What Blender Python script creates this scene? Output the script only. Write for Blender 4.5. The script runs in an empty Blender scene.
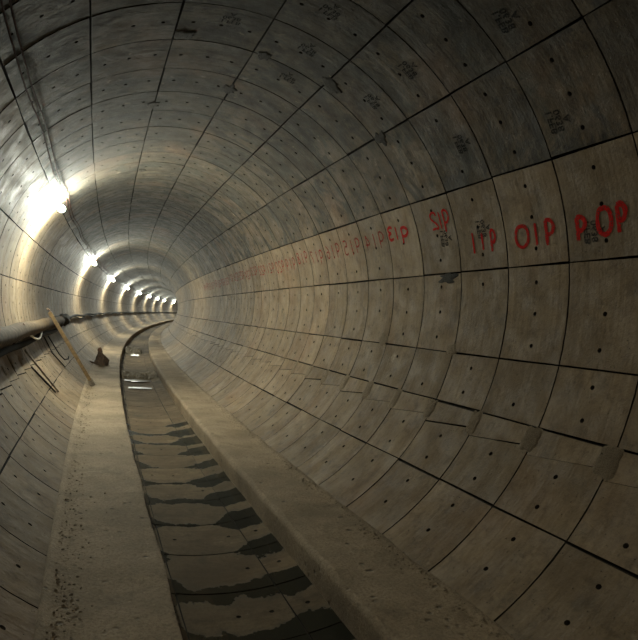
import bpy, bmesh, math, random
from mathutils import Vector, Matrix, noise
random.seed(7)
PI=math.pi
R=1.905
CAMP=dict(f=587.93,yaw=.38799,pitch=.0072983,roll=-.0799533,cx=-.92988,cz=-.240717)
KAP=.00478785; K2=-5.75597e-5; KV=7.871e-5; W=.58499; S0=2.87356
SC=80.0
def centre(s):
    def f(s):
        return Vector((KAP*s*s/2+K2*s**3/6, s-KAP**2*s**3/6-KAP*K2*s**4/8-K2**2*s**5/40, KV*s*s/2)), KAP*s+K2*s*s/2
    if s<=SC: return f(s)
    c,ph=f(SC); d=s-SC; k=.006
    return c+Vector(((math.cos(ph)-math.cos(ph+k*d))/k,(math.sin(ph+k*d)-math.sin(ph))/k,KV*SC*d)), ph+k*d
_c={}
def P(x,z,s):
    k=round(s,5)
    if k not in _c: 
        c,ph=centre(s); _c[k]=(c,math.cos(ph),math.sin(ph))
    c,co,si=_c[k]
    return Vector((c.x+x*co, c.y-x*si, c.z+z))
def Q(r,th,s): return P(r*math.cos(th), r*math.sin(th), s)

# ------------------------------------------------------------ helpers
col=bpy.context.scene.collection
def mesh_obj(name,verts,faces,mats,parent=None,smooth=False,mi=None,uv=None,tint=None):
    me=bpy.data.meshes.new(name); me.from_pydata([tuple(v) for v in verts],[],faces)
    for m in mats: me.materials.append(m)
    if mi: me.polygons.foreach_set('material_index',mi)
    if smooth: me.polygons.foreach_set('use_smooth',[True]*len(me.polygons))
    if uv is not None:
        l=me.uv_layers.new(name='UVMap'); idx=[0]*len(me.loops); me.loops.foreach_get('vertex_index',idx)
        fl=[]
        for i in idx: fl+=[uv[i][0],uv[i][1]]
        l.data.foreach_set('uv',fl)
    if tint is not None:
        a=me.attributes.new('tint','FLOAT','POINT'); a.data.foreach_set('value',tint)
    me.update()
    o=bpy.data.objects.new(name,me); col.objects.link(o)
    if parent: o.parent=parent
    return o
def tag(o,label=None,cat=None,group=None,kind=None):
    if label:o['label']=label
    if cat:o['category']=cat
    if group:o['group']=group
    if kind:o['kind']=kind
    return o
def empty(name,loc):
    o=bpy.data.objects.new(name,None); o.empty_display_size=.1; o.location=loc; col.objects.link(o); return o
def under(o,par):
    """parent o keeping its world place (parents carry only a translation)"""
    o.parent=par; o.location=Vector(o.location)-par.location
class MB:
    def __init__(s): s.v=[];s.f=[];s.uv=[];s.t=[];s.m=[]
    def add(s,vs,fs,uv=None,t=0.5,m=0):
        b=len(s.v); s.v+=vs; s.f+=[tuple(b+i for i in f) for f in fs]; s.m+=[m]*len(fs)
        s.uv+=uv if uv else [(v[0],v[1]) for v in vs]; s.t+=[t]*len(vs)
    def build(s,name,mats,parent=None,smooth=False,uv=True):
        return mesh_obj(name,s.v,s.f,mats,parent,smooth,s.m,s.uv if uv else None,s.t)
def tube(pts,rad,n=8,caps=True,wob=0,seed=0):
    vs=[];fs=[]; N=len(pts); up=Vector((0,0,1)); u=None
    for i,p in enumerate(pts):
        p=Vector(p); t=(Vector(pts[min(i+1,N-1)])-Vector(pts[max(i-1,0)])).normalized()
        if u is None:
            u=t.cross(up)
            if u.length<1e-3: u=t.cross(Vector((1,0,0)))
        u=(u-t*u.dot(t)).normalized(); w=t.cross(u)
        r=rad(i/(N-1)) if callable(rad) else rad
        for k in range(n):
            a=2*PI*k/n; rr=r
            if wob: rr=r*(1+wob*noise.noise(Vector((p.x*3+seed,p.y*3,p.z*3+k*.8))))
            vs.append(p+(u*math.cos(a)+w*math.sin(a))*rr)
    for i in range(N-1):
        for k in range(n):
            a=i*n+k;b=i*n+(k+1)%n; fs.append((a,b,b+n,a+n))
    if caps: fs.append(tuple(range(n-1,-1,-1))); fs.append(tuple((N-1)*n+k for k in range(n)))
    return vs,fs
def blob(name,c,sc,mat,seed,sub=3,amp=.35,fr=1.6,parent=None,smooth=True):
    bm=bmesh.new(); bmesh.ops.create_icosphere(bm,subdivisions=sub,radius=1)
    for v in bm.verts:
        n=noise.fractal(v.co*fr+Vector((seed*3.1,seed,0)),1,2,3)
        v.co*=1+amp*n
        v.co=Vector((v.co.x*sc[0],v.co.y*sc[1],v.co.z*sc[2]))+Vector(c)
    me=bpy.data.meshes.new(name); bm.to_mesh(me); bm.free(); me.materials.append(mat)
    if smooth: me.polygons.foreach_set('use_smooth',[True]*len(me.polygons))
    o=bpy.data.objects.new(name,me); col.objects.link(o)
    if parent:o.parent=parent
    return o

# ------------------------------------------------------------ materials
class NT:
    def __init__(s,name):
        s.mat=bpy.data.materials.new(name); s.mat.use_nodes=True; s.n=s.mat.node_tree.nodes; s.l=s.mat.node_tree.links
        s.b=s.n['Principled BSDF']
    def node(s,t,**k):
        o=s.n.new(t)
        for a,v in k.items(): setattr(o,a,v)
        return o
    def put(s,sock,v):
        if isinstance(v,bpy.types.NodeSocket): s.l.new(v,sock)
        elif v is not None: sock.default_value=v
    def math(s,op,a,b=None,c=None,clamp=False):
        o=s.node('ShaderNodeMath',operation=op,use_clamp=clamp)
        s.put(o.inputs[0],a); s.put(o.inputs[1],b); s.put(o.inputs[2],c); return o.outputs[0]
    def mix(s,f,a,b,mode='MIX'):
        o=s.node('ShaderNodeMix',data_type='RGBA',blend_type=mode)
        s.put(o.inputs[0],f); s.put(o.inputs[6],a); s.put(o.inputs[7],b); return o.outputs[2]
    def noise(s,vec,scale,detail=4,rough=.6,dist=0,dim='3D'):
        o=s.node('ShaderNodeTexNoise',noise_dimensions=dim); s.put(o.inputs['Vector'],vec)
        s.put(o.inputs['Scale'],scale); s.put(o.inputs['Detail'],detail); s.put(o.inputs['Roughness'],rough); s.put(o.inputs['Distortion'],dist)
        return o.outputs[0]
    def ramp(s,v,a,b,lo=0,hi=1,sm=True):
        o=s.node('ShaderNodeMapRange',interpolation_type='SMOOTHSTEP' if sm else 'LINEAR'); s.put(o.inputs[0],v)
        for i,x in zip((1,2,3,4),(a,b,lo,hi)): s.put(o.inputs[i],x)
        return o.outputs[0]
    def bump(s,h,st,dist=.01,nrm=None):
        o=s.node('ShaderNodeBump'); s.put(o.inputs['Strength'],st); s.put(o.inputs['Distance'],dist); s.put(o.inputs['Height'],h)
        if nrm: s.put(o.inputs['Normal'],nrm)
        return o.outputs[0]
def C(r,g,b): return (r,g,b,1)
def concrete_lining(name,kind):
    m=NT(name); uv=m.node('ShaderNodeUVMap',uv_map='UVMap').outputs[0]
    at=m.node('ShaderNodeAttribute',attribute_name='tint').outputs['Fac']
    sep=m.node('ShaderNodeSeparateXYZ'); m.put(sep.inputs[0],uv); U,V=sep.outputs[0],sep.outputs[1]  # U = arc length, V = chainage
    cmb=m.node('ShaderNodeCombineXYZ'); m.put(cmb.inputs[0],U); m.put(cmb.inputs[1],V); m.put(cmb.inputs[2],m.math('MULTIPLY',at,37.0)); v=cmb.outputs[0]
    cmb2=m.node('ShaderNodeCombineXYZ'); m.put(cmb2.inputs[0],U); m.put(cmb2.inputs[1],V); v2=cmb2.outputs[0]
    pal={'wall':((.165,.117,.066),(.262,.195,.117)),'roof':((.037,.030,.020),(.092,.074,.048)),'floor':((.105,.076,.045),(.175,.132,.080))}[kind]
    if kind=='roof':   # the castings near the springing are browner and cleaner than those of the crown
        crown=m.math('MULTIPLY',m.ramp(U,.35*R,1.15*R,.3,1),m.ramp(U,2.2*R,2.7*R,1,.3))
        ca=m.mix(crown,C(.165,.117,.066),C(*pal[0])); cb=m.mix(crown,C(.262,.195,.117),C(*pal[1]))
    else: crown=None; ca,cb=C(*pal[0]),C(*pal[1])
    c=m.mix(m.ramp(m.noise(v,2.2,6,.62),.35,.68),ca,cb)
    # casting streaks that run round the ring
    mp=m.node('ShaderNodeMapping'); m.put(mp.inputs[0],v); mp.inputs['Scale'].default_value=(1.2,26,1)
    st=m.noise(mp.outputs[0],1,3,.6); c=m.mix(m.ramp(st,.3,.75,0,.35),c,C(pal[0][0]*.6,pal[0][1]*.6,pal[0][2]*.62))
    # per-casting tone
    c=m.mix(m.ramp(at,0,1,0,.55,False),c,C(pal[0][0]*.62,pal[0][1]*.65,pal[0][2]*.66))
    c=m.mix(m.ramp(m.noise(v,7.5,6,.75,.3),.48,.70,0,.55 if kind!='roof' else .7),c,C(pal[0][0]*.38,pal[0][1]*.40,pal[0][2]*.42))
    c=m.mix(m.ramp(m.noise(v2,30,4,.8),.45,.72,0,.40),c,C(pal[0][0]*.45,pal[0][1]*.45,pal[0][2]*.45))
    # damp and oil stains
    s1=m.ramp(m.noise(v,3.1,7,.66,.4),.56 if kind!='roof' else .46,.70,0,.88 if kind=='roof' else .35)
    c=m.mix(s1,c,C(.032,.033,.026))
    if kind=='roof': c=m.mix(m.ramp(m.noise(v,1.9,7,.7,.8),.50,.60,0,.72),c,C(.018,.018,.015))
    # rusty film
    c=m.mix(m.ramp(m.noise(v2,.9,4,.5),.52,.75,0,.10 if kind=='floor' else .30),c,C(.21,.115,.055))
    # pale rubbed / efflorescent spots
    c=m.mix(m.ramp(m.noise(v,5.5,5,.7),.62,.78,0,.45),c,C(.36,.30,.215))
    # pits
    vor=m.node('ShaderNodeTexVoronoi',feature='F1'); m.put(vor.inputs['Vector'],v); m.put(vor.inputs['Scale'],34.0)
    pit=m.math('MULTIPLY',m.ramp(vor.outputs['Distance'],.05,.16,1,0),m.ramp(m.noise(v,9,2),.5,.62))
    c=m.mix(m.math('MULTIPLY',pit,.6),c,C(.04,.032,.022))
    rough=m.ramp(m.noise(v,6,3),.3,.7,.66,.90)
    if kind=='floor':
        # water lying in the ring joints of the invert: wide near the benches, thin in the middle
        mid=m.math('SUBTRACT',U,(4.712-.02)*R)
        edge=m.math('ABSOLUTE',mid)
        wl=m.ramp(edge,.10,.40,.012,.21)
        ph=m.math('SUBTRACT',V,S0); ph=m.math('DIVIDE',ph,W); fr=m.math('ABSOLUTE',m.math('SUBTRACT',ph,m.math('ROUND',ph)))
        ds=m.math('MULTIPLY',fr,W)
        wl=m.math('ADD',wl,m.ramp(mid,-.27,-.40,0,.12))
        nn=m.math('MULTIPLY',m.math('SUBTRACT',m.noise(v2,5,5,.6),.5),.34)
        g=m.math('ADD',m.math('SUBTRACT',wl,ds),nn)
        big=m.math('SUBTRACT',m.ramp(m.noise(v2,.8,2,.5),.35,.7,-.06,.10),m.ramp(V,7,13,0,.7))
        wet=m.ramp(m.math('ADD',g,big),-.004,.010)
        damp=m.ramp(m.math('ADD',g,big),-.10,.03,0,.35)
        c=m.mix(damp,c,C(.10,.085,.06)); c=m.mix(m.math('MULTIPLY',wet,.93),c,C(.012,.013,.009))
        rough=m.mix(wet,m.math('MAXIMUM',rough,.88),C(.12,.12,.12))
    m.put(m.b.inputs['Base Color'],c); m.put(m.b.inputs['Roughness'],rough); m.b.inputs['Specular IOR Level'].default_value=.10 if kind=='floor' else .30
    h=m.math('ADD',m.math('MULTIPLY',m.noise(v,60,4,.7),.4),m.math('MULTIPLY',m.noise(v,9,4,.6),1.0))
    h=m.math('SUBTRACT',h,m.math('MULTIPLY',pit,1.2))
    h=m.math('ADD',h,m.math('MULTIPLY',st,.5))
    stn=1.0
    if kind=='floor': stn=m.ramp(wet,0,1,.9,.02)
    m.put(m.b.inputs['Normal'],m.bump(h,stn,.009))
    return m.mat
def rough_concrete(name,a,b,dark,bs=1.0,speck=26.,stain=.4,stain_thr=.52):
    m=NT(name); geo=m.node('ShaderNodeNewGeometry'); v=geo.outputs['Position']
    c=m.mix(m.ramp(m.noise(v,1.6,6,.62),.3,.7),C(*a),C(*b))
    c=m.mix(m.ramp(m.noise(v,3.3,6,.7,.5),stain_thr,stain_thr+.2,0,stain),c,C(*dark))
    c=m.mix(m.ramp(m.noise(v,speck*2.2,3,.8),.42,.66,0,.42),c,C(a[0]*.35,a[1]*.33,a[2]*.3))
    c=m.mix(m.ramp(m.noise(v,speck*1.3,3,.8),.60,.72,0,.5),c,C(b[0]*1.35,b[1]*1.33,b[2]*1.3))
    vor=m.node('ShaderNodeTexVoronoi',feature='F1'); m.put(vor.inputs['Vector'],v); m.put(vor.inputs['Scale'],speck*.45)
    pit=m.math('MULTIPLY',m.ramp(vor.outputs['Distance'],.08,.26,1,0),m.ramp(m.noise(v,5,2),.48,.6))
    c=m.mix(m.math('MULTIPLY',pit,.7),c,C(.035,.028,.02))
    m.put(m.b.inputs['Base Color'],c); m.b.inputs['Roughness'].default_value=.88; m.b.inputs['Specular IOR Level'].default_value=.25
    h=m.math('SUBTRACT',m.math('ADD',m.noise(v,speck*2,4,.75),m.math('MULTIPLY',m.noise(v,8,4,.6),1.4)),pit)
    m.put(m.b.inputs['Normal'],m.bump(h,bs,.01))
    return m.mat
def plain(name,c,rough=.7,metal=0,var=.35,scale=25,spec=.4,bump=.3):
    m=NT(name); g=m.node('ShaderNodeNewGeometry').outputs['Position']
    n=m.noise(g,scale,5,.65)
    cc=m.mix(m.ramp(n,.3,.7,0,1),C(*[x*(1-var) for x in c]),C(*[min(1,x*(1+var)) for x in c]))
    m.put(m.b.inputs['Base Color'],cc); m.b.inputs['Roughness'].default_value=rough; m.b.inputs['Metallic'].default_value=metal
    m.b.inputs['Specular IOR Level'].default_value=spec
    if bump: m.put(m.b.inputs['Normal'],m.bump(n,bump,.005))
    return m.mat
def paint_mat(name,c,lo,hi,scale=70,alpha_max=.95):
    """worn paint soaked into concrete: noise lets the wall show through"""
    m=NT(name); g=m.node('ShaderNodeNewGeometry').outputs['Position']
    a=m.ramp(m.noise(g,scale,5,.75),lo,hi,alpha_max,.12)
    cc=m.mix(m.noise(g,30,3),C(*[x*.75 for x in c]),C(*[x*1.2 for x in c]))
    m.put(m.b.inputs['Base Color'],cc); m.b.inputs['Roughness'].default_value=.85; m.b.inputs['Specular IOR Level'].default_value=.08; m.put(m.b.inputs['Alpha'],a)
    return m.mat
M={}
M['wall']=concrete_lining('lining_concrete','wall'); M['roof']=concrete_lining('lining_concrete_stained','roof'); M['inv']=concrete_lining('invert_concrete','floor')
M['joint']=plain('joint_grout',(.018,.015,.011),.95,var=.5,spec=.1)
M['hole']=plain('hole_dark',(.02,.016,.012),.95,spec=.1)
M['bench']=rough_concrete('bench_concrete',(.20,.152,.095),(.33,.255,.165),(.085,.062,.038))
M['mortar']=rough_concrete('mortar_patch',(.145,.112,.070),(.21,.163,.105),(.07,.055,.038),1.0,60)
M['mortar_dark']=rough_concrete('mortar_patch_dark',(.022,.020,.016),(.045,.041,.032),(.015,.013,.01),1.0,60)
M['grit']=rough_concrete('grit',(.13,.10,.065),(.22,.17,.11),(.06,.045,.03),.6,30)
M['rubble']=rough_concrete('rubble',(.13,.105,.07),(.24,.20,.14),(.05,.04,.03),.8,30)
M['pipe']=plain('duct_canvas',(.085,.060,.035),.9,0,.4,14,.1)
M['rag']=plain('black_rag',(.04,.034,.026),.9,0,.6,20,.08)
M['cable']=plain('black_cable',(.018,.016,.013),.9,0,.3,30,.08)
M['redwire']=plain('red_brown_cable',(.05,.02,.014),.9,0,.3,30,.08)
M['steel']=plain('rusty_steel',(.13,.085,.055),.6,.5,.5,40)
M['timber']=plain('timber',(.125,.078,.032),.75,0,.35,18)
M['timber_grey']=plain('timber_grey',(.13,.105,.075),.8,0,.4,18)
M['sack']=plain('dark_sack',(.070,.045,.028),.85,0,.45,22)
M['red']=paint_mat('red_paint',(.36,.008,.006),.48,.72)
M['red_faint']=paint_mat('red_paint_worn',(.27,.022,.015),.44,.72,60,.85)
M['black']=paint_mat('black_stencil_ink',(.010,.012,.012),.46,.70,55,.78)
M['white']=plain('white_enamel',(.6,.58,.5),.4,0,.2,12)
M['holder']=plain('lamp_holder',(.06,.06,.055),.5,0,.2,20)
w=NT('standing_water'); w.b.inputs['Base Color'].default_value=C(.09,.07,.045); w.b.inputs['Roughness'].default_value=.32; w.b.inputs['Specular IOR Level'].default_value=.2
g=w.node('ShaderNodeNewGeometry').outputs['Position']; w.put(w.b.inputs['Normal'],w.bump(w.noise(g,9,3),.18,.02)); M['water']=w.mat
e=NT('lamp_glass'); e.b.inputs['Base Color'].default_value=C(.9,.95,.9); e.b.inputs['Emission Color'].default_value=C(.97,1.0,.85)
e.b.inputs['Emission Strength'].default_value=EMIT=6100.0; M['bulb']=e.mat

# ------------------------------------------------------------ tunnel lining
TH=[-1.073,-0.713,-0.498,-0.417,-0.2016,.1443,.4895,.8309,1.1606,1.4899,1.8225,2.1505,2.4818,2.8073,3.1243,3.456,3.73,3.9227,4.23,4.55,4.873,5.2102]
K0,K1=-20,265; KH=44
GL,GS,DEP=.0068,.0055,.035
sect={'wall_right':MB(),'ceiling':MB(),'wall_left':MB(),'floor':MB()}
def which(i):
    if i<6: return 'wall_right'
    if i<12: return 'ceiling'
    if i<18: return 'wall_left'
    return 'floor'
TAPER={2:(.016,-.017),16:(-.008,.010)}
rnd=random.Random(3)
SEG={}
def rad_at(th,s,lift=.0038):
    while th<TH[0]: th+=2*PI
    k=math.floor((s-S0)/W); v=(s-S0)/W-k
    for i in range(len(TH)-1):
        if TH[i]<=th<TH[i+1]:
            off,ta,tb=SEG[(k,i)]; return R+off+ta*(v-.5)+tb*((th-TH[i])/(TH[i+1]-TH[i])-.5)-lift
for k in range(K0,K1):
    sa,sb=S0+W*k,S0+W*(k+1); near=k<KH
    ringoff=rnd.uniform(-.0008,.0008)
    for i in range(len(TH)-1):
        t0,t1=TH[i],TH[i+1]; mb=sect[which(i)]
        off=ringoff+rnd.uniform(-.001,.001); ta=rnd.uniform(-.0016,.0016); tb=rnd.uniform(-.0015,.0015); tint=rnd.random()
        SEG[(k,i)]=(off,ta,tb); jog=[rnd.uniform(-.002,.002) for _ in range(4)]
        ga=(.0035 if i>=18 else GL)/R*rnd.uniform(.6,1.4); dep=.010 if i>=18 else DEP; gb=ga
        if i+1==2 or i==2: ga,gb=(ga,ga*.45) if i+1==2 else (ga*.45,ga)
        if i in(15,16): gb=ga*.5
        a0,a1=(TAPER.get(i,(0,0))); b0,b1=(TAPER.get(i+1,(0,0)))
        if i==0 : a0=a1=0
        def TT(u,v):  # u,v in 0..1 -> theta,s
            lo=t0+(a0*(1-v)+a1*v)+ga+jog[0]*(1-v)+jog[1]*v; hi=t1+(b0*(1-v)+b1*v)-gb+jog[2]*(1-v)+jog[3]*v
            th=lo+(hi-lo)*u; s=sa+GS+(sb-sa-2*GS)*v
            if near:
                if u in(0,1): th+=.0011*noise.noise(Vector((s*31,th*7,i)))
                if v in(0,1): s+=.0022*noise.noise(Vector((th*43,k,i)))+(.0018 if noise.noise(Vector((th*17,k*3,2)))>.25 else 0)*(1 if v==0 else -1)
            return th,s
        def VV(u,v,dr=0):
            th,s=TT(u,v); r=R+off+ta*(v-.5)+tb*(u-.5)+dr
            return Q(r,th,s),(th*R,s)
        n=max(1,round((t1-t0)/.117)); 
        holes=near and i not in(2,)
        vs=[];uv=[];fs=[]; mi=[]
        def av(u,v,dr=0):
            p,q=VV(u,v,dr); vs.append(p); uv.append(q); return len(vs)-1
        if not near:
            N=n*1 if k>90 else n*2
            for a in range(N+1): av(a/N,0); av(a/N,1)
            for a in range(N): fs.append((2*a,2*a+1,2*a+3,2*a+2)); mi.append(0)
        else:
            hr=.0155
            L=(t1-t0)*R
            for c in range(n):
                u0,u1=c/n,(c+1)/n; um=(u0+u1)/2
                B=[av(u0,0),av(um,0),av(u1,0),av(u1,.5),av(u1,1),av(um,1),av(u0,1),av(u0,.5)]
                if holes and rnd.random()>(.5 if i>=18 else .06):
                    du=hr/L; dv=hr/W; cu=um+rnd.uniform(-.01,.01); cv=.5+rnd.uniform(-.012,.012)
                    an=[-135,-90,-45,0,45,90,135,180]   # u dir cos? map: corner order
                    dirs=[(-.707,-.707),(0,-1),(.707,-.707),(1,0),(.707,.707),(0,1),(-.707,.707),(-1,0)]
                    H=[av(cu+d[0]*du,cv+d[1]*dv) for d in dirs]
                    for q in range(8):
                        fs.append((B[q],H[q],H[(q+1)%8],B[(q+1)%8])); mi.append(0)
                    H2=[av(cu+d[0]*du,cv+d[1]*dv) for d in dirs]; D=[av(cu+d[0]*du*.85,cv+d[1]*dv*.85,.012 if i>=18 else .04) for d in dirs]
                    for q in range(8):
                        fs.append((H2[q],D[q],D[(q+1)%8],H2[(q+1)%8])); mi.append(2)
                    fs.append(tuple(reversed(D))); mi.append(2)
                else:
                    ce=av(um,.5)
                    for q in range(8): fs.append((B[q],ce,B[(q+1)%8])); mi.append(0)
        # the four side faces of the casting down into the joint
        ns=2 if k>90 else 2*n
        for (e0,e1,st) in (((0,0),(1,0),ns),((1,0),(1,1),1),((1,1),(0,1),ns),((0,1),(0,0),1)):
            if k>100: break
            prev=None
            for q in range(st+1):
                u=e0[0]+(e1[0]-e0[0])*q/st; v=e0[1]+(e1[1]-e0[1])*q/st
                a=av(u,v); b=av(u,v,dep)
                if prev: fs.append((prev[0],a,b,prev[1])); mi.append(1)
                prev=(a,b)
        b=len(mb.v); mb.v+=vs; mb.uv+=uv; mb.t+=[tint]*len(vs); mb.f+=[tuple(b+x for x in f) for f in fs]; mb.m+=mi
        # grout behind
        g=[Q(R+dep,t0-.001+(t1-t0)*q/2,s) for q in(0,1,2) for s in(sa-.001,sb+.001)]
        mb.add(g,[(0,1,3,2),(2,3,5,4)],[(0,0)]*6,.5,1)
LIN={}
for nme,mb in sect.items():
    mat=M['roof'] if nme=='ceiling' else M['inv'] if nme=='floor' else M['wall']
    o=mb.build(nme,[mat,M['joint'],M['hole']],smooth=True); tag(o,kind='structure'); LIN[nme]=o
LIN['ceiling']['label']='dark stained concrete segments of the tunnel roof'
LIN['wall_right']['label']='brown concrete segments of the right hand tunnel wall'
LIN['wall_left']['label']='concrete segments of the left hand tunnel wall under the lamps'
LIN['floor']['label']='wet concrete invert segments between the two benches'

# ------------------------------------------------------------ benches
def frange(a,b,near_end,st,far):
    s=a; o=[]
    while s<b: o.append(s); s+=st if s<near_end else far
    o.append(b); return o
def bench(name,prof,seed,label,amp=.008):
    """prof: section points (x,z) from the wall to the channel; swept along the tunnel"""
    ss=frange(-8,150,13,.07,.45); vs=[];fs=[]; n=len(prof)
    for s in ss:
        for j,(x,z) in enumerate(prof):
            p=Vector((x*3,s*2.2,z*3+seed)); d=noise.fractal(p,1,2,4)*amp; d2=noise.noise(Vector((x*22,s*22,seed)))*.0035
            e=1 if 0<j<n-1 else 0
            ex=noise.noise(Vector((s*1.3,seed,2)))*.012+noise.noise(Vector((s*7,seed,5)))*.005
            ridge=0
            vs.append(P(x+(ex if j>=n-5 else 0),z+(d+d2)*e,s))
    for i in range(len(ss)-1):
        for j in range(n-1):
            a=i*n+j; f=(a,a+1,a+n+1,a+n); fs.append(f if seed!=2 else f[::-1])
    fs.append(tuple(range(n))); fs.append(tuple(reversed(range(len(vs)-n,len(vs)))))
    o=mesh_obj(name,vs,fs,[M['bench']],smooth=True); tag(o,label,'bench'); return o
def prof(wx,wz,ex,ez,bx,bz,fillet,round_):
    p=[(wx*1.04,wz-.06),(wx,wz+fillet)]
    for q in range(1,15):
        t=q/15; x=wx+(ex-wx)*t; z=wz+(ez-wz)*t+fillet*max(0,1-t*5)**2; p.append((x,z))
    d=1 if bx>ex else -1
    d=1 if wx<0 else -1
    p.append((ex-d*round_*.5,ez)); p.append((ex,ez-round_*.35)); p.append((ex+d*.002,ez-round_)); p.append((bx*.5+ex*.5,(bz+ez)/2)); p.append((bx,bz))
    return p
bench('concrete_bench',prof(-1.005,-1.625,-.415,-1.635,-.41,-1.90,.035,.012),1,'rough concrete bench along the left wall with a timber pole and a sack on it')
bench('concrete_bench',prof(1.005,-1.625,.475,-1.625,.505,-1.88,.03,.05),2,'rough concrete bench along the right wall below the red painted numbers',.012)

# ------------------------------------------------------------ paint, stencils and patches on the lining
def wall_of(th):
    if th<.4895: return 'wall_right'
    if th<2.4818: return 'ceiling'
    return 'wall_left'
G={ # strokes as seen in the photograph (digits run backwards)
'0':[[(.5,1),(.2,.93),(.03,.7),(0,.45),(.08,.18),(.35,0),(.65,.02),(.92,.22),(1,.5),(.95,.8),(.75,.97),(.48,1)]],
'1':[[(.5,1),(.5,.5),(.52,0)]],
'9':[[(.05,0),(.05,.5),(.06,1)],[(.06,.97),(.5,1),(.9,.86),(.95,.66),(.7,.48),(.35,.42),(.1,.48)]],
'2':[[(.95,.78),(.8,.97),(.4,1),(.1,.85),(.12,.65),(.6,.42),(.95,.2),(1,.03)],[(1,.03),(.5,.06),(0,.03)]],
'3':[[(.95,.9),(.6,1),(.15,.9),(.15,.66),(.6,.53)],[(.6,.53),(.1,.42),(.02,.18),(.3,.0),(.9,.08)]],
'4':[[(.3,1),(.95,.4),(0,.38)],[(.3,1),(.3,0)]],
'5':[[(.1,1),(.85,1),(.85,.6),(.4,.62),(.05,.4),(.1,.1),(.5,0),(.95,.12)]],
'6':[[(.2,1),(.75,.7),(.98,.3),(.7,.0),(.25,.03),(.05,.3),(.3,.5),(.8,.42)]],
'7':[[(.95,1),(0,1),(.5,.4),(.6,0)]],
'8':[[(.5,.52),(.1,.7),(.2,.95),(.6,1),(.9,.85),(.8,.62),(.3,.42),(.02,.2),(.3,0),(.8,.04),(.98,.25),(.5,.52)]]}
def smooth_line(pts,n=5):
    out=[]
    for i in range(len(pts)-1):
        p0=pts[max(i-1,0)];p1=pts[i];p2=pts[i+1];p3=pts[min(i+2,len(pts)-1)]
        for q in range(n):
            t=q/n
            out.append(tuple(.5*((2*p1[a])+(-p0[a]+p2[a])*t+(2*p0[a]-5*p1[a]+4*p2[a]-p3[a])*t*t+(-p0[a]+3*p1[a]-3*p2[a]+p3[a])*t**3) for a in(0,1)))
    out.append(pts[-1]); return out
def digit(mb,ch,sl,sr,tlo,thi,wd,sk=0):
    """sl,sr: chainage of the left and right edge; tlo,thi: angles of foot and head"""
    h_=wd*.5; tlo+=h_/R; thi-=h_/R
    if sl-sr>wd*1.6: sl-=h_*.9; sr+=h_*.9
    for st in G[ch]:
        pl=[]
        for (u,v) in smooth_line(st):
            th=tlo+(thi-tlo)*v; s=sl+(sr-sl)*u+sk*(v-.5)
            pl.append((th*R,s))
        n=len(pl);vs=[];fs=[];uv=[]
        for i,(a,b) in enumerate(pl):
            a0,b0=pl[max(i-1,0)];a1,b1=pl[min(i+1,n-1)]
            dx,dy=a1-a0,b1-b0; L=math.hypot(dx,dy) or 1; nx,ny=-dy/L,dx/L
            h=wd/2*(1+.3*noise.noise(Vector((a*30,b*30,1))))
            if i in(0,n-1): h*=.6
            for sgn in(-1,1):
                aa,bb=a+nx*h*sgn,b+ny*h*sgn
                vs.append(Q(rad_at(aa/R,bb),aa/R,bb)); uv.append((aa,bb))
        for i in range(n-1): fs.append((2*i,2*i+1,2*i+3,2*i+2))
        mb.add(vs,fs,uv)
def number(glyphs,label,k):
    mb=MB()
    for g in glyphs: digit(mb,*g)
    o=mb.build('painted_number',[M['red']],LIN['wall_right']); o['label']=label; return o
number([('9',2.80,2.705,.203,.295,.030),('0',2.639,2.515,.213,.309,.029),('9',2.496,2.411,.212,.313,.031)],'red hand painted number reading P O P',-1)
number([('0',3.358,3.209,.209,.298,.026),('1',3.165,3.125,.209,.300,.022),('9',3.063,2.966,.203,.304,.028)],'red hand painted number reading O I P',0)
number([('1',3.86,3.82,.210,.307,.022),('1',3.745,3.705,.22,.300,.022),('9',3.633,3.559,.208,.304,.024)],'red hand painted number reading I I P',1)
number([('2',4.385,4.27,.34,.427,.019),('1',4.255,4.215,.339,.424,.018),('9',4.190,4.095,.321,.427,.020)],'red hand painted number with a backward two',2)
number([('3',5.183,5.06,.335,.415,.026),('1',5.03,4.99,.33,.41,.022),('9',4.927,4.78,.308,.399,.028)],'red hand painted number with a backward three',3)
r2=random.Random(11)
for k in range(4,26):
    nn=str(910+k); sc=S0+W*(k+.5); tc=.36-.0025*(k-4)+r2.uniform(-.012,.012); sp=.17
    gl=[]
    for q,ch in enumerate(reversed(nn)):
        c0=sc+(1-q)*sp; gl.append((ch,c0+.06,c0-.055,tc-.05+r2.uniform(-.008,.008),tc+.045,.019))
    number(gl,None,k) if False else None
    mb=MB()
    for g_ in gl: digit(mb,*g_)
    mb.build('painted_number',[M['red_faint']],LIN['wall_right'])['label']='faded red hand painted ring number'

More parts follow.
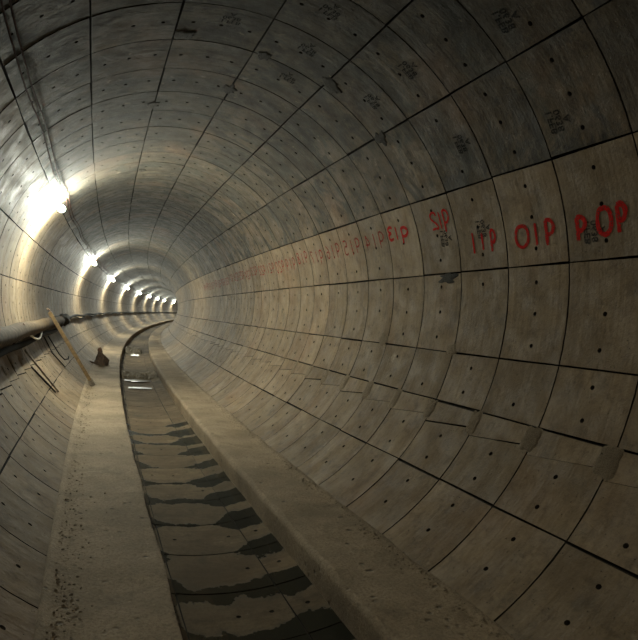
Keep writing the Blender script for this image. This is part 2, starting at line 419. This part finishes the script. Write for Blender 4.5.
def stencil(lines,th,s,size,rot,wall=None):
    """small stamped lettering; lines laid out, turned by rot, mirrored like the photograph"""
    cu=bpy.data.curves.new('stencil','FONT'); cu.body=lines; cu.size=size; cu.align_x='CENTER'; cu.align_y='CENTER'; cu.space_line=.85; cu.offset=size*.03; cu.resolution_u=2
    ob=bpy.data.objects.new('stencil',cu); col.objects.link(ob)
    dg=bpy.context.evaluated_depsgraph_get(); me=bpy.data.meshes.new_from_object(ob.evaluated_get(dg))
    bpy.data.objects.remove(ob); bpy.data.curves.remove(cu)
    vs=[];uv=[]
    c,sn=math.cos(rot),math.sin(rot)
    for v in me.vertices:
        x,y=v.co.x*c-v.co.y*sn, v.co.x*sn+v.co.y*c
        # image right is -s, image up is +theta ; mirrored lettering
        a=th*R+y; b=s+x
        vs.append(Q(rad_at(a/R,b,.0030),a/R,b)); uv.append((a,b))
    fs=[tuple(p.vertices) for p in me.polygons]
    bpy.data.meshes.remove(me)
    o=mesh_obj('stencil_mark',vs,fs,[M['black']],LIN[wall or wall_of(th)],uv=uv)
    o['label']='small black stencilled date and letters'; return o
T1='1.FEB\n0638\nA'
for (th,s,rt) in [(.596,2.715,-1.45),(.235,2.655,-1.5),(.938,2.677,-1.45),(.991,3.62,-1.5),(.974,4.235,-1.5),(1.337,3.649,-1.4),(1.312,4.215,-1.4),(.65,3.607,-1.5),(.31,3.69,-1.5),(.30,4.2,-1.5),(1.632,4.193,-1.5),(1.30,4.78,-1.5),(1.64,3.6,-1.4)]:
    stencil(T1,th,s,.066,rt+random.uniform(-.08,.08))

def patch(th,s,ra,rs,mat,label,seed,rough=.35,sq=1.0):
    vs=[];fs=[];uv=[]; n=30;rings=6
    for q in range(rings+1):
        f=q/rings
        for a in range(n):
            an=2*PI*a/n; ca,sa_=math.cos(an),math.sin(an)
            k=1/max(abs(ca)**(2*sq)+abs(sa_)**(2*sq),1e-3)**(.5/sq) if sq>1 else 1
            rr=f*k*(1+rough*noise.fractal(Vector((ca*1.7+seed*5,sa_*1.7,seed)),1,2,3))
            aa=th*R+ra*rr*sa_; bb=s+rs*rr*ca
            h=.004*(1-f**3)+.004+(.003*noise.noise(Vector((aa*30,bb*30,seed))) if f<1 else -.006)
            vs.append(Q(rad_at(aa/R,bb,h),aa/R,bb)); uv.append((aa,bb))
    for q in range(rings):
        for a in range(n):
            b=(a+1)%n; fs.append((q*n+a,q*n+b,(q+1)*n+b,(q+1)*n+a))
    fs.append(tuple(range(n)))
    o=mesh_obj('mortar_patch',vs,fs,[mat],LIN[wall_of(th)],True,uv=uv); o['label']=label; return o
md=M['mortar_dark']; mm=M['mortar']
for q,(th,s,ra,rs) in enumerate([(.124,4.239,.045,.14),(1.133,4.509,.10,.085),(.82,4.529,.075,.09),(1.495,5.5,.07,.10),(1.785,4.537,.085,.085),(1.44,4.62,.05,.09),(1.787,9.246,.06,.10),(1.83,6.2,.06,.11),(-.18,5.30,.07,.10),(-.19,4.07,.05,.07)]):
    patch(th,s,ra,rs,md if th>.1 else mm,'rough dark mortar patch on a joint' if th>.1 else 'small mortar patch on a joint',q+1,.55)
for k in range(-4,9):
    s=S0+W*k
    patch(-.462,s+.02,.085+.02*random.random(),.055+.02*random.random(),mm,'rough grey mortar filling beside the narrow key segment',20+k,.18,2.5)
    patch(3.66,s+.05,.05,.05,mm,'mortar filling beside the left key segment',50+k,.5,1.6)

# ------------------------------------------------------------ lamps on the left wall
REAR=128.0
LR=1.815
LX,LZ,L0,LS=LR*math.cos(2.502),LR*math.sin(2.502),8.9,10.9
lamp_desc=['nearest and largest glowing lamp high on the left wall','second glowing lamp on the left wall beyond the nearest one','third glowing lamp along the left wall','fourth glowing lamp along the left wall','fifth glowing lamp along the left wall','sixth glowing lamp along the left wall','seventh glowing lamp along the left wall, near the far bend','eighth glowing lamp on the left wall at the bend','ninth glowing lamp on the left wall, just in sight at the bend','tenth glowing lamp along the left wall, deep in the bend','eleventh and farthest glowing lamp along the left wall']
TL=math.atan2(LZ,LX)
def lamp_parts():
    root=empty('bulkhead_lamp',(0,0,0))
    # local frame: x = inward from the wall, y = along tunnel, z = up the wall
    vs,fs=[],[]
    bm=bmesh.new(); bmesh.ops.create_cube(bm,size=1)
    for v in bm.verts: v.co=Vector((v.co.x*.016-.081,v.co.y*.11,v.co.z*.16))
    bmesh.ops.bevel(bm,geom=bm.edges[:],offset=.006,segments=2,affect='EDGES'); me=bpy.data.meshes.new('base_plate'); bm.to_mesh(me); bm.free(); me.materials.append(M['steel'])
    o=bpy.data.objects.new('base_plate',me); col.objects.link(o); o.parent=root
    def lathe(name,pr,mat):
        n=16; v=[];f=[]
        for (x,r) in pr:
            for a in range(n): v.append((x,r*math.cos(2*PI*a/n),r*math.sin(2*PI*a/n)))
        for i in range(len(pr)-1):
            for a in range(n): b=(a+1)%n; f.append((i*n+a,i*n+b,(i+1)*n+b,(i+1)*n+a))
        f.append(tuple(reversed(range(n)))); f.append(tuple((len(pr)-1)*n+a for a in range(n)))
        return mesh_obj(name,v,f,[mat],root,True)
    lathe('lamp_holder',[(-.075,.034),(-.068,.034),(-.064,.026),(-.057,.024),(-.055,.027),(-.045,.027)],M['holder'])
    lathe('bulb',[(-.05,.016),(-.035,.024),(-.015,.038),(.01,.046),(.035,.043),(.052,.030),(.06,.012)],M['bulb'])
    return root
proto=lamp_parts()
for i in range(11):
    s=L0+LS*i; r=proto
    if i:
        r=proto.copy(); col.objects.link(r)
        for ch in [c for c in proto.children]:
            c=ch.copy(); col.objects.link(c); c.parent=r
    c,ph=centre(s); r.location=Q(LR,TL,s)
    inward=Vector((-math.cos(TL)*math.cos(ph),math.cos(TL)*math.sin(ph),-math.sin(TL))); along=Vector((math.sin(ph),math.cos(ph),0))
    up=inward.cross(along)
    m=Matrix((inward,along,up)).transposed(); r.rotation_euler=m.to_euler()
    tag(r,lamp_desc[i],'lamp','lamps along the left wall')
bl=bpy.data.lights.new('rear_lamp','POINT'); bl.energy=REAR; bl.shadow_soft_size=.045; bl.color=(1,.94,.75)
bo=bpy.data.objects.new('rear_lamp',bl); bo.location=Q(LR,TL,L0-LS); col.objects.link(bo)
# two supply cables high on the left of the roof
for th0,lb in ((2.445,'thin red brown cable along the upper left roof, the one farther from the lamps'),(2.49,'thin red brown cable along the upper left roof, the one nearer the lamps')):
    th1=2.405 if th0<2.46 else 2.43
    pts=[Q(1.880-.004*math.sin(s*5),(th1 if s>3.3 else th1+(th0-th1)*(3.3-s)/3)+.008*math.sin(s*1.9),s) for s in frange(-3,85,14,.25,1)]
    v,f=tube(pts,.0062,6); o=mesh_obj('overhead_cable',v,f,[M['redwire']],smooth=True); tag(o,lb,'cable')

# ------------------------------------------------------------ duct along the left wall
def duct_pt(s,dr=0,dth=0):
    sag=.012*math.sin(s*2.2)
    return Q(1.775+dr,3.485+dth+sag*.6/1.8,s)
v,f=tube([duct_pt(s) for s in frange(-3,13.2,14,.2,1)],lambda t:.095,16,True,.05,1)
root=empty('service_pipe',duct_pt(0))
o=mesh_obj('pipe_body',v,f,[M['pipe']],smooth=True); under(o,root); o['label']='long brown pipe'
tag(root,'thick brown pipe running along the left wall above the bench, end wrapped in torn cloth','pipe')
for s in (1.4,4.4,7.4,10.4):
    mb=MB(); p0=Q(1.90,3.475+.055,s); 
    pts=[Q(1.90,3.56,s),Q(1.80,3.535,s),Q(1.70,3.50,s),Q(1.695,3.455,s),Q(1.70,3.44,s)]
    v,f=tube(pts,.008,6); mb.add(v,f); o=mb.build('bracket',[M['steel']],smooth=True); under(o,root)
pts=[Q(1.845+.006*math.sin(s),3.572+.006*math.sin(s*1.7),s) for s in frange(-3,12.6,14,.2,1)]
v,f=tube(pts,.036,10); o=mesh_obj('shade_filler',v,f,[M['cable']],smooth=True); tag(o,'black hose added to darken the shaded band right beneath the brown pipe on the left wall','filler')  # added black tube, stands in for the dark band of shade under the pipe
# torn cloth wrapped round its end
bm=bmesh.new()
vs=[];fs=[];n=18;m_=26
for i in range(m_):
    s=12.0+i*.12; c0=duct_pt(s)
    for a in range(n):
        an=2*PI*a/n; rr=.10+.085*noise.noise(Vector((math.cos(an)*1.6,math.sin(an)*1.6,s*2.3)))+(.05 if math.sin(an)<-.2 else 0)*max(0,math.sin(s*4))
        rr*=(.85 if i in(0,m_-1) else 1)
        x=1.79*math.cos(3.475)+rr*math.cos(an)*.8; z=1.79*math.sin(3.475)+rr*math.sin(an)
        h=math.hypot(x,z)
        if h>1.885: x*=1.885/h; z*=1.885/h
        vs.append(P(x,z,s))
for i in range(m_-1):
    for a in range(n): b=(a+1)%n; fs.append((i*n+a,i*n+b,(i+1)*n+b,(i+1)*n+a))
fs.append(tuple(range(n))); fs.append(tuple((m_-1)*n+a for a in range(n)))
o=mesh_obj('torn_cloth',vs,fs,[M['rag']],smooth=True); under(o,root); o['label']='dark torn cloth'
# cables past the cloth
for q,(dth,rad,amp) in enumerate(((0,.034,.02),(.03,.02,.05))):
    pts=[Q(1.83,3.46+dth+amp*math.sin(s*1.3+q)*.5,s) for s in frange(13,120,30,.3,1)]
    v,f=tube(pts,rad,8,True,.05,q); o=mesh_obj('wall_cable',v,f,[M['cable']],smooth=True)
    tag(o,('thicker upper dark cable' if q==0 else 'thinner lower dark cable')+' running along the left wall beyond the cloth wrapped pipe end','cable')
# cable loop hanging beneath the pipe and a bent wire
pts=[]
for i in range(15):
    t=i/14; s=8.3+1.9*t; pts.append(Q(1.80,3.50+.085*math.sin(PI*t),s))
v,f=tube(pts,.014,8); o=mesh_obj('hanging_cable',v,f,[M['white']],smooth=True); tag(o,'pale cable looping beneath the pipe on the left wall','cable')
pts=[Q(1.87,3.60,11.2),Q(1.86,3.70,11.25),Q(1.87,3.80,11.3),Q(1.86,3.87,11.35),Q(1.82,3.885,11.5),Q(1.80,3.87,11.6)]
v,f=tube(pts,.011,6); o=mesh_obj('bent_wire',v,f,[M['cable']],smooth=True); tag(o,'thin dark wire with a hooked end hanging on the left wall behind the timber pole','wire')
v,f=tube([Q(1.87,3.58,10.6),Q(1.885,3.75,10.7),Q(1.885,3.92,10.9)],.009,6); o=mesh_obj('bent_wire',v,f,[M['cable']],smooth=True); tag(o,'straight thin dark wire on the left wall beside the hooked one','wire')

# ------------------------------------------------------------ timber pole leaning from pipe to bench
def beam(name,a,b,wx,wy,mat,parent=None,side=None,seg=10,wob=.003):
    a,b=Vector(a),Vector(b); t=(b-a).normalized(); side=Vector(side or (0,0,1)); u=t.cross(side).normalized(); w=t.cross(u)
    vs=[];fs=[]
    for i in range(seg+1):
        c=a.lerp(b,i/seg)
        for (p,q) in((-1,-1),(-.8,-1.06),(.8,-1.06),(1,-1),(1,1),(.8,1.06),(-.8,1.06),(-1,1)):
            d=wob*noise.noise(Vector((i*1.3,p*2,q*2+a.x)))
            vs.append(c+u*(p*wx/2+d)+w*(q*wy/2+d))
    for i in range(seg):
        for k in range(8): j=(k+1)%8; fs.append((i*8+k,i*8+j,(i+1)*8+j,(i+1)*8+k))
    fs.append(tuple(reversed(range(8)))); fs.append(tuple(seg*8+k for k in range(8)))
    return mesh_obj(name,vs,fs,[mat],parent)
top=Q(1.66,3.385,10.40); bot=P(-.875,-1.60,10.82)
root=empty('timber_pole',bot)
mid=top.lerp(bot,.03); low=top.lerp(bot,.93)
o=beam('pole_shaft',top,bot,.055,.05,M['timber'],None,(0,1,0)); under(o,root)
o=beam('foot_block',low,bot+Vector((0,0,-.008)),.085,.075,M['timber_grey'],None,(0,1,0)); under(o,root); o['label']='weathered grey foot'
v,f=tube([top+Vector((.02,0,.0)),top+Vector((-.02,0,.05)),top+Vector((-.05,0,.055))],.012,6); o=mesh_obj('hook',v,f,[M['steel']]); under(o,root)
tag(root,'yellowish timber pole leaning from the pipe down to the left bench','pole')
# two dark laths lying against the lower left wall
o=beam('timber_lath',Q(1.87,3.62,8.10),Q(1.885,3.98,8.42),.045,.02,M['timber_grey'],None,Q(1,3.8,8)-Q(2,3.8,8)); tag(o,'narrow dark lath lying on the lower left wall, upper end nearest the pipe shadow','lath')
o=beam('timber_lath',Q(1.885,3.735,8.0),Q(1.89,3.965,8.26),.03,.016,M['cable'],None,Q(1,3.8,8)-Q(2,3.8,8)); tag(o,'narrow black lath on the lower left wall, nearer the camera than the other lath','lath')

# ------------------------------------------------------------ sack on the left bench
def sack():
    base=P(-.84,-1.632,14.9); root=empty('crumpled_sack',base)
    bm=bmesh.new(); bmesh.ops.create_icosphere(bm,subdivisions=4,radius=1)
    for v in bm.verts:
        x,y,z=v.co; h=(z+1)/2
        w=1-.62*h
        if z<-.2: 
            q=math.sqrt(.96)/max(math.hypot(x,y),.05) if z>-.75 else 1; x*=q; y*=q
        h=max(0,(z+.25)/1.25); w=1-.66*h**.8
        nx=x*.19*w-.03*h; ny=y*.17*w; nz=h*.36
        f=noise.fractal(Vector((x*1.8,y*1.8,z*1.5+4)),1,2,4)
        nx+=x*.05*f+.02*math.sin(7*z+3*y); ny+=y*.05*f; nz=max(0,nz*(1+.16*f))
        if x<-.3 and z<-.1: nx-=.20*(-x-.3)*(1-abs(y))*1.2; nz+=.06*(-x)
        v.co=Vector((nx,ny,nz))
    me=bpy.data.meshes.new('sack_body'); bm.to_mesh(me); bm.free(); me.materials.append(M['sack']); me.polygons.foreach_set('use_smooth',[True]*len(me.polygons))
    o=bpy.data.objects.new('sack_body',me); col.objects.link(o); o.parent=root
    k=blob('sack_neck',(-.055,0,.365),(.05,.05,.055),plain('sack_neck_cloth',(.16,.085,.05),.8,0,.4,20),5,3,.3,1.5,root); k['label']='reddish brown tied neck'
    tag(root,'dark crumpled sack with a tied neck standing on the left bench','sack')
sack()

# ------------------------------------------------------------ channel: rubble dams, water, grit
def heap(s0,s1,x0,x1,h,seed,label,nst=130):
    vs=[];fs=[];nx,ny=46,14
    for i in range(ny+1):
        for j in range(nx+1):
            s=s0+(s1-s0)*i/ny; x=x0+(x1-x0)*j/nx; e=math.sin(PI*i/ny)**.6
            z=-math.sqrt(max(R*R-x*x,0))-.02+(h+.02)*e*(1+.5*noise.fractal(Vector((x*9,s*9,seed)),1,2,4))
            vs.append(P(x,z,s))
    for i in range(ny):
        for j in range(nx): a=i*(nx+1)+j; fs.append((a,a+1,a+nx+2,a+nx+1))
    rr=random.Random(seed)
    for _ in range(nst):
        x=rr.uniform(x0+.02,x1-.02); s=rr.uniform(s0,s1); e=math.sin(PI*(s-s0)/(s1-s0))**.6; r=rr.uniform(.012,.032)
        z=-math.sqrt(R*R-x*x)+h*e*.9; c=P(x,z,s); b=len(vs)
        bm=bmesh.new(); bmesh.ops.create_icosphere(bm,subdivisions=1,radius=r)
        for v in bm.verts: v.co*=rr.uniform(.7,1.2); v.co.z*=.8
        vs+=[v.co+c for v in bm.verts]; fs+=[tuple(b+v.index for v in f.verts) for f in bm.faces]; bm.free()
    o=mesh_obj('rubble_heap',vs,fs,[M['rubble']]); tag(o,label,'rubble heap',kind='stuff'); return o
heap(14.5,15.8,-.40,.46,.085,3,'low heap of broken rubble across the wet channel between the benches, nearer of two')
heap(22.6,25.5,-.40,.20,.13,6,'dark low heap of spoil farther along the channel floor',90)
def water(s0,s1,hw,z,seed,label):
    vs=[];fs=[]; n=40
    for i in range(n+1):
        t=i/n; s=s0+(s1-s0)*t; e=min(1,math.sin(PI*t)*1.6)**.7+1e-3
        a=hw*e*(1+.25*noise.noise(Vector((s*3,seed,0)))); b=hw*e*(1+.25*noise.noise(Vector((s*3,seed,5))))
        for q in range(7): vs.append(P(-a+(a+b)*q/6,z,s))
    for i in range(n):
        for q in range(6): k=i*7+q; fs.append((k,k+1,k+8,k+7))
    o=mesh_obj('water_puddle',vs,fs,[M['water']]); tag(o,label,'puddle'); return o
zc=-R
water(12.7,13.0,.24,zc+.024,1,'shiny puddle in the channel in front of the rubble heap')
water(13.9,14.35,.28,zc+.028,2,'shiny puddle touching the near foot of the rubble heap')
water(21.6,22.3,.14,zc+.020,3,'small shiny puddle in the channel before the far dark spoil')
def grit(name,n,f,label,seed,rmin=.002,rmax=.009):
    rr=random.Random(seed); vs=[];fs=[]
    bm=bmesh.new(); bmesh.ops.create_icosphere(bm,subdivisions=1,radius=1); bv=[v.co.copy() for v in bm.verts]; bf=[tuple(v.index for v in q.verts) for q in bm.faces]; bm.free()
    for _ in range(n):
        x,z,s=f(rr); r=rmin+(rmax-rmin)*rr.random()**3; b=len(vs); c=P(x,z,s); k=Vector((rr.uniform(.7,1.4),rr.uniform(.7,1.4),rr.uniform(.5,.9)))
        vs+=[c+Vector((v.x*k.x,v.y*k.y,v.z*k.z))*r*rr.uniform(.85,1.15) for v in bv]; fs+=[tuple(b+q for q in t) for t in bf]
    o=mesh_obj(name,vs,fs,[M['grit']]); tag(o,label,'grit',kind='stuff')
grit('loose_grit',1500,lambda r:(-1.0+abs(r.gauss(0,.09)),-1.612,1.6+9*r.random()**1.5),'loose grit and crumbs of stone strewn along the left bench beside the wall',1)
grit('loose_grit',900,lambda r:(.99-abs(r.gauss(0,.06)),-1.600,1.6+8*r.random()**1.5),'loose grit and crumbs of stone strewn along the right bench beside the wall',2)

# ------------------------------------------------------------ world, camera
wd=bpy.data.worlds.new('World'); bpy.context.scene.world=wd; wd.use_nodes=True
wd.node_tree.nodes['Background'].inputs[0].default_value=(1,.82,.6,1); wd.node_tree.nodes['Background'].inputs[1].default_value=AMB=0.0
cam=bpy.data.cameras.new('camera'); co=bpy.data.objects.new('camera',cam); col.objects.link(co)
cy,sy=math.cos(CAMP['yaw']),math.sin(CAMP['yaw']); cp,sp_=math.cos(CAMP['pitch']),math.sin(CAMP['pitch']); cr,sr=math.cos(CAMP['roll']),math.sin(CAMP['roll'])
right=Vector((cy,-sy,0)); fwd0=Vector((sy,cy,0)); fwd=fwd0*cp+Vector((0,0,sp_)); up=-fwd0*sp_+Vector((0,0,cp))
r_=right*cr-up*sr; u_=right*sr+up*cr
mt=Matrix((r_,u_,-fwd)).transposed().to_4x4(); mt.translation=Vector((CAMP['cx'],0,CAMP['cz'])); co.matrix_world=mt
cam.sensor_fit='HORIZONTAL'; cam.sensor_width=36; cam.lens=36*CAMP['f']/638; cam.clip_start=.05; cam.clip_end=300
sc=bpy.context.scene; sc.camera=co
sc.view_settings.view_transform='Standard'; sc.view_settings.look='None'; sc.view_settings.gamma=1; sc.view_settings.exposure=-0.06
sc.view_settings.use_curve_mapping=False
sc.cycles.max_bounces=8; sc.cycles.diffuse_bounces=6
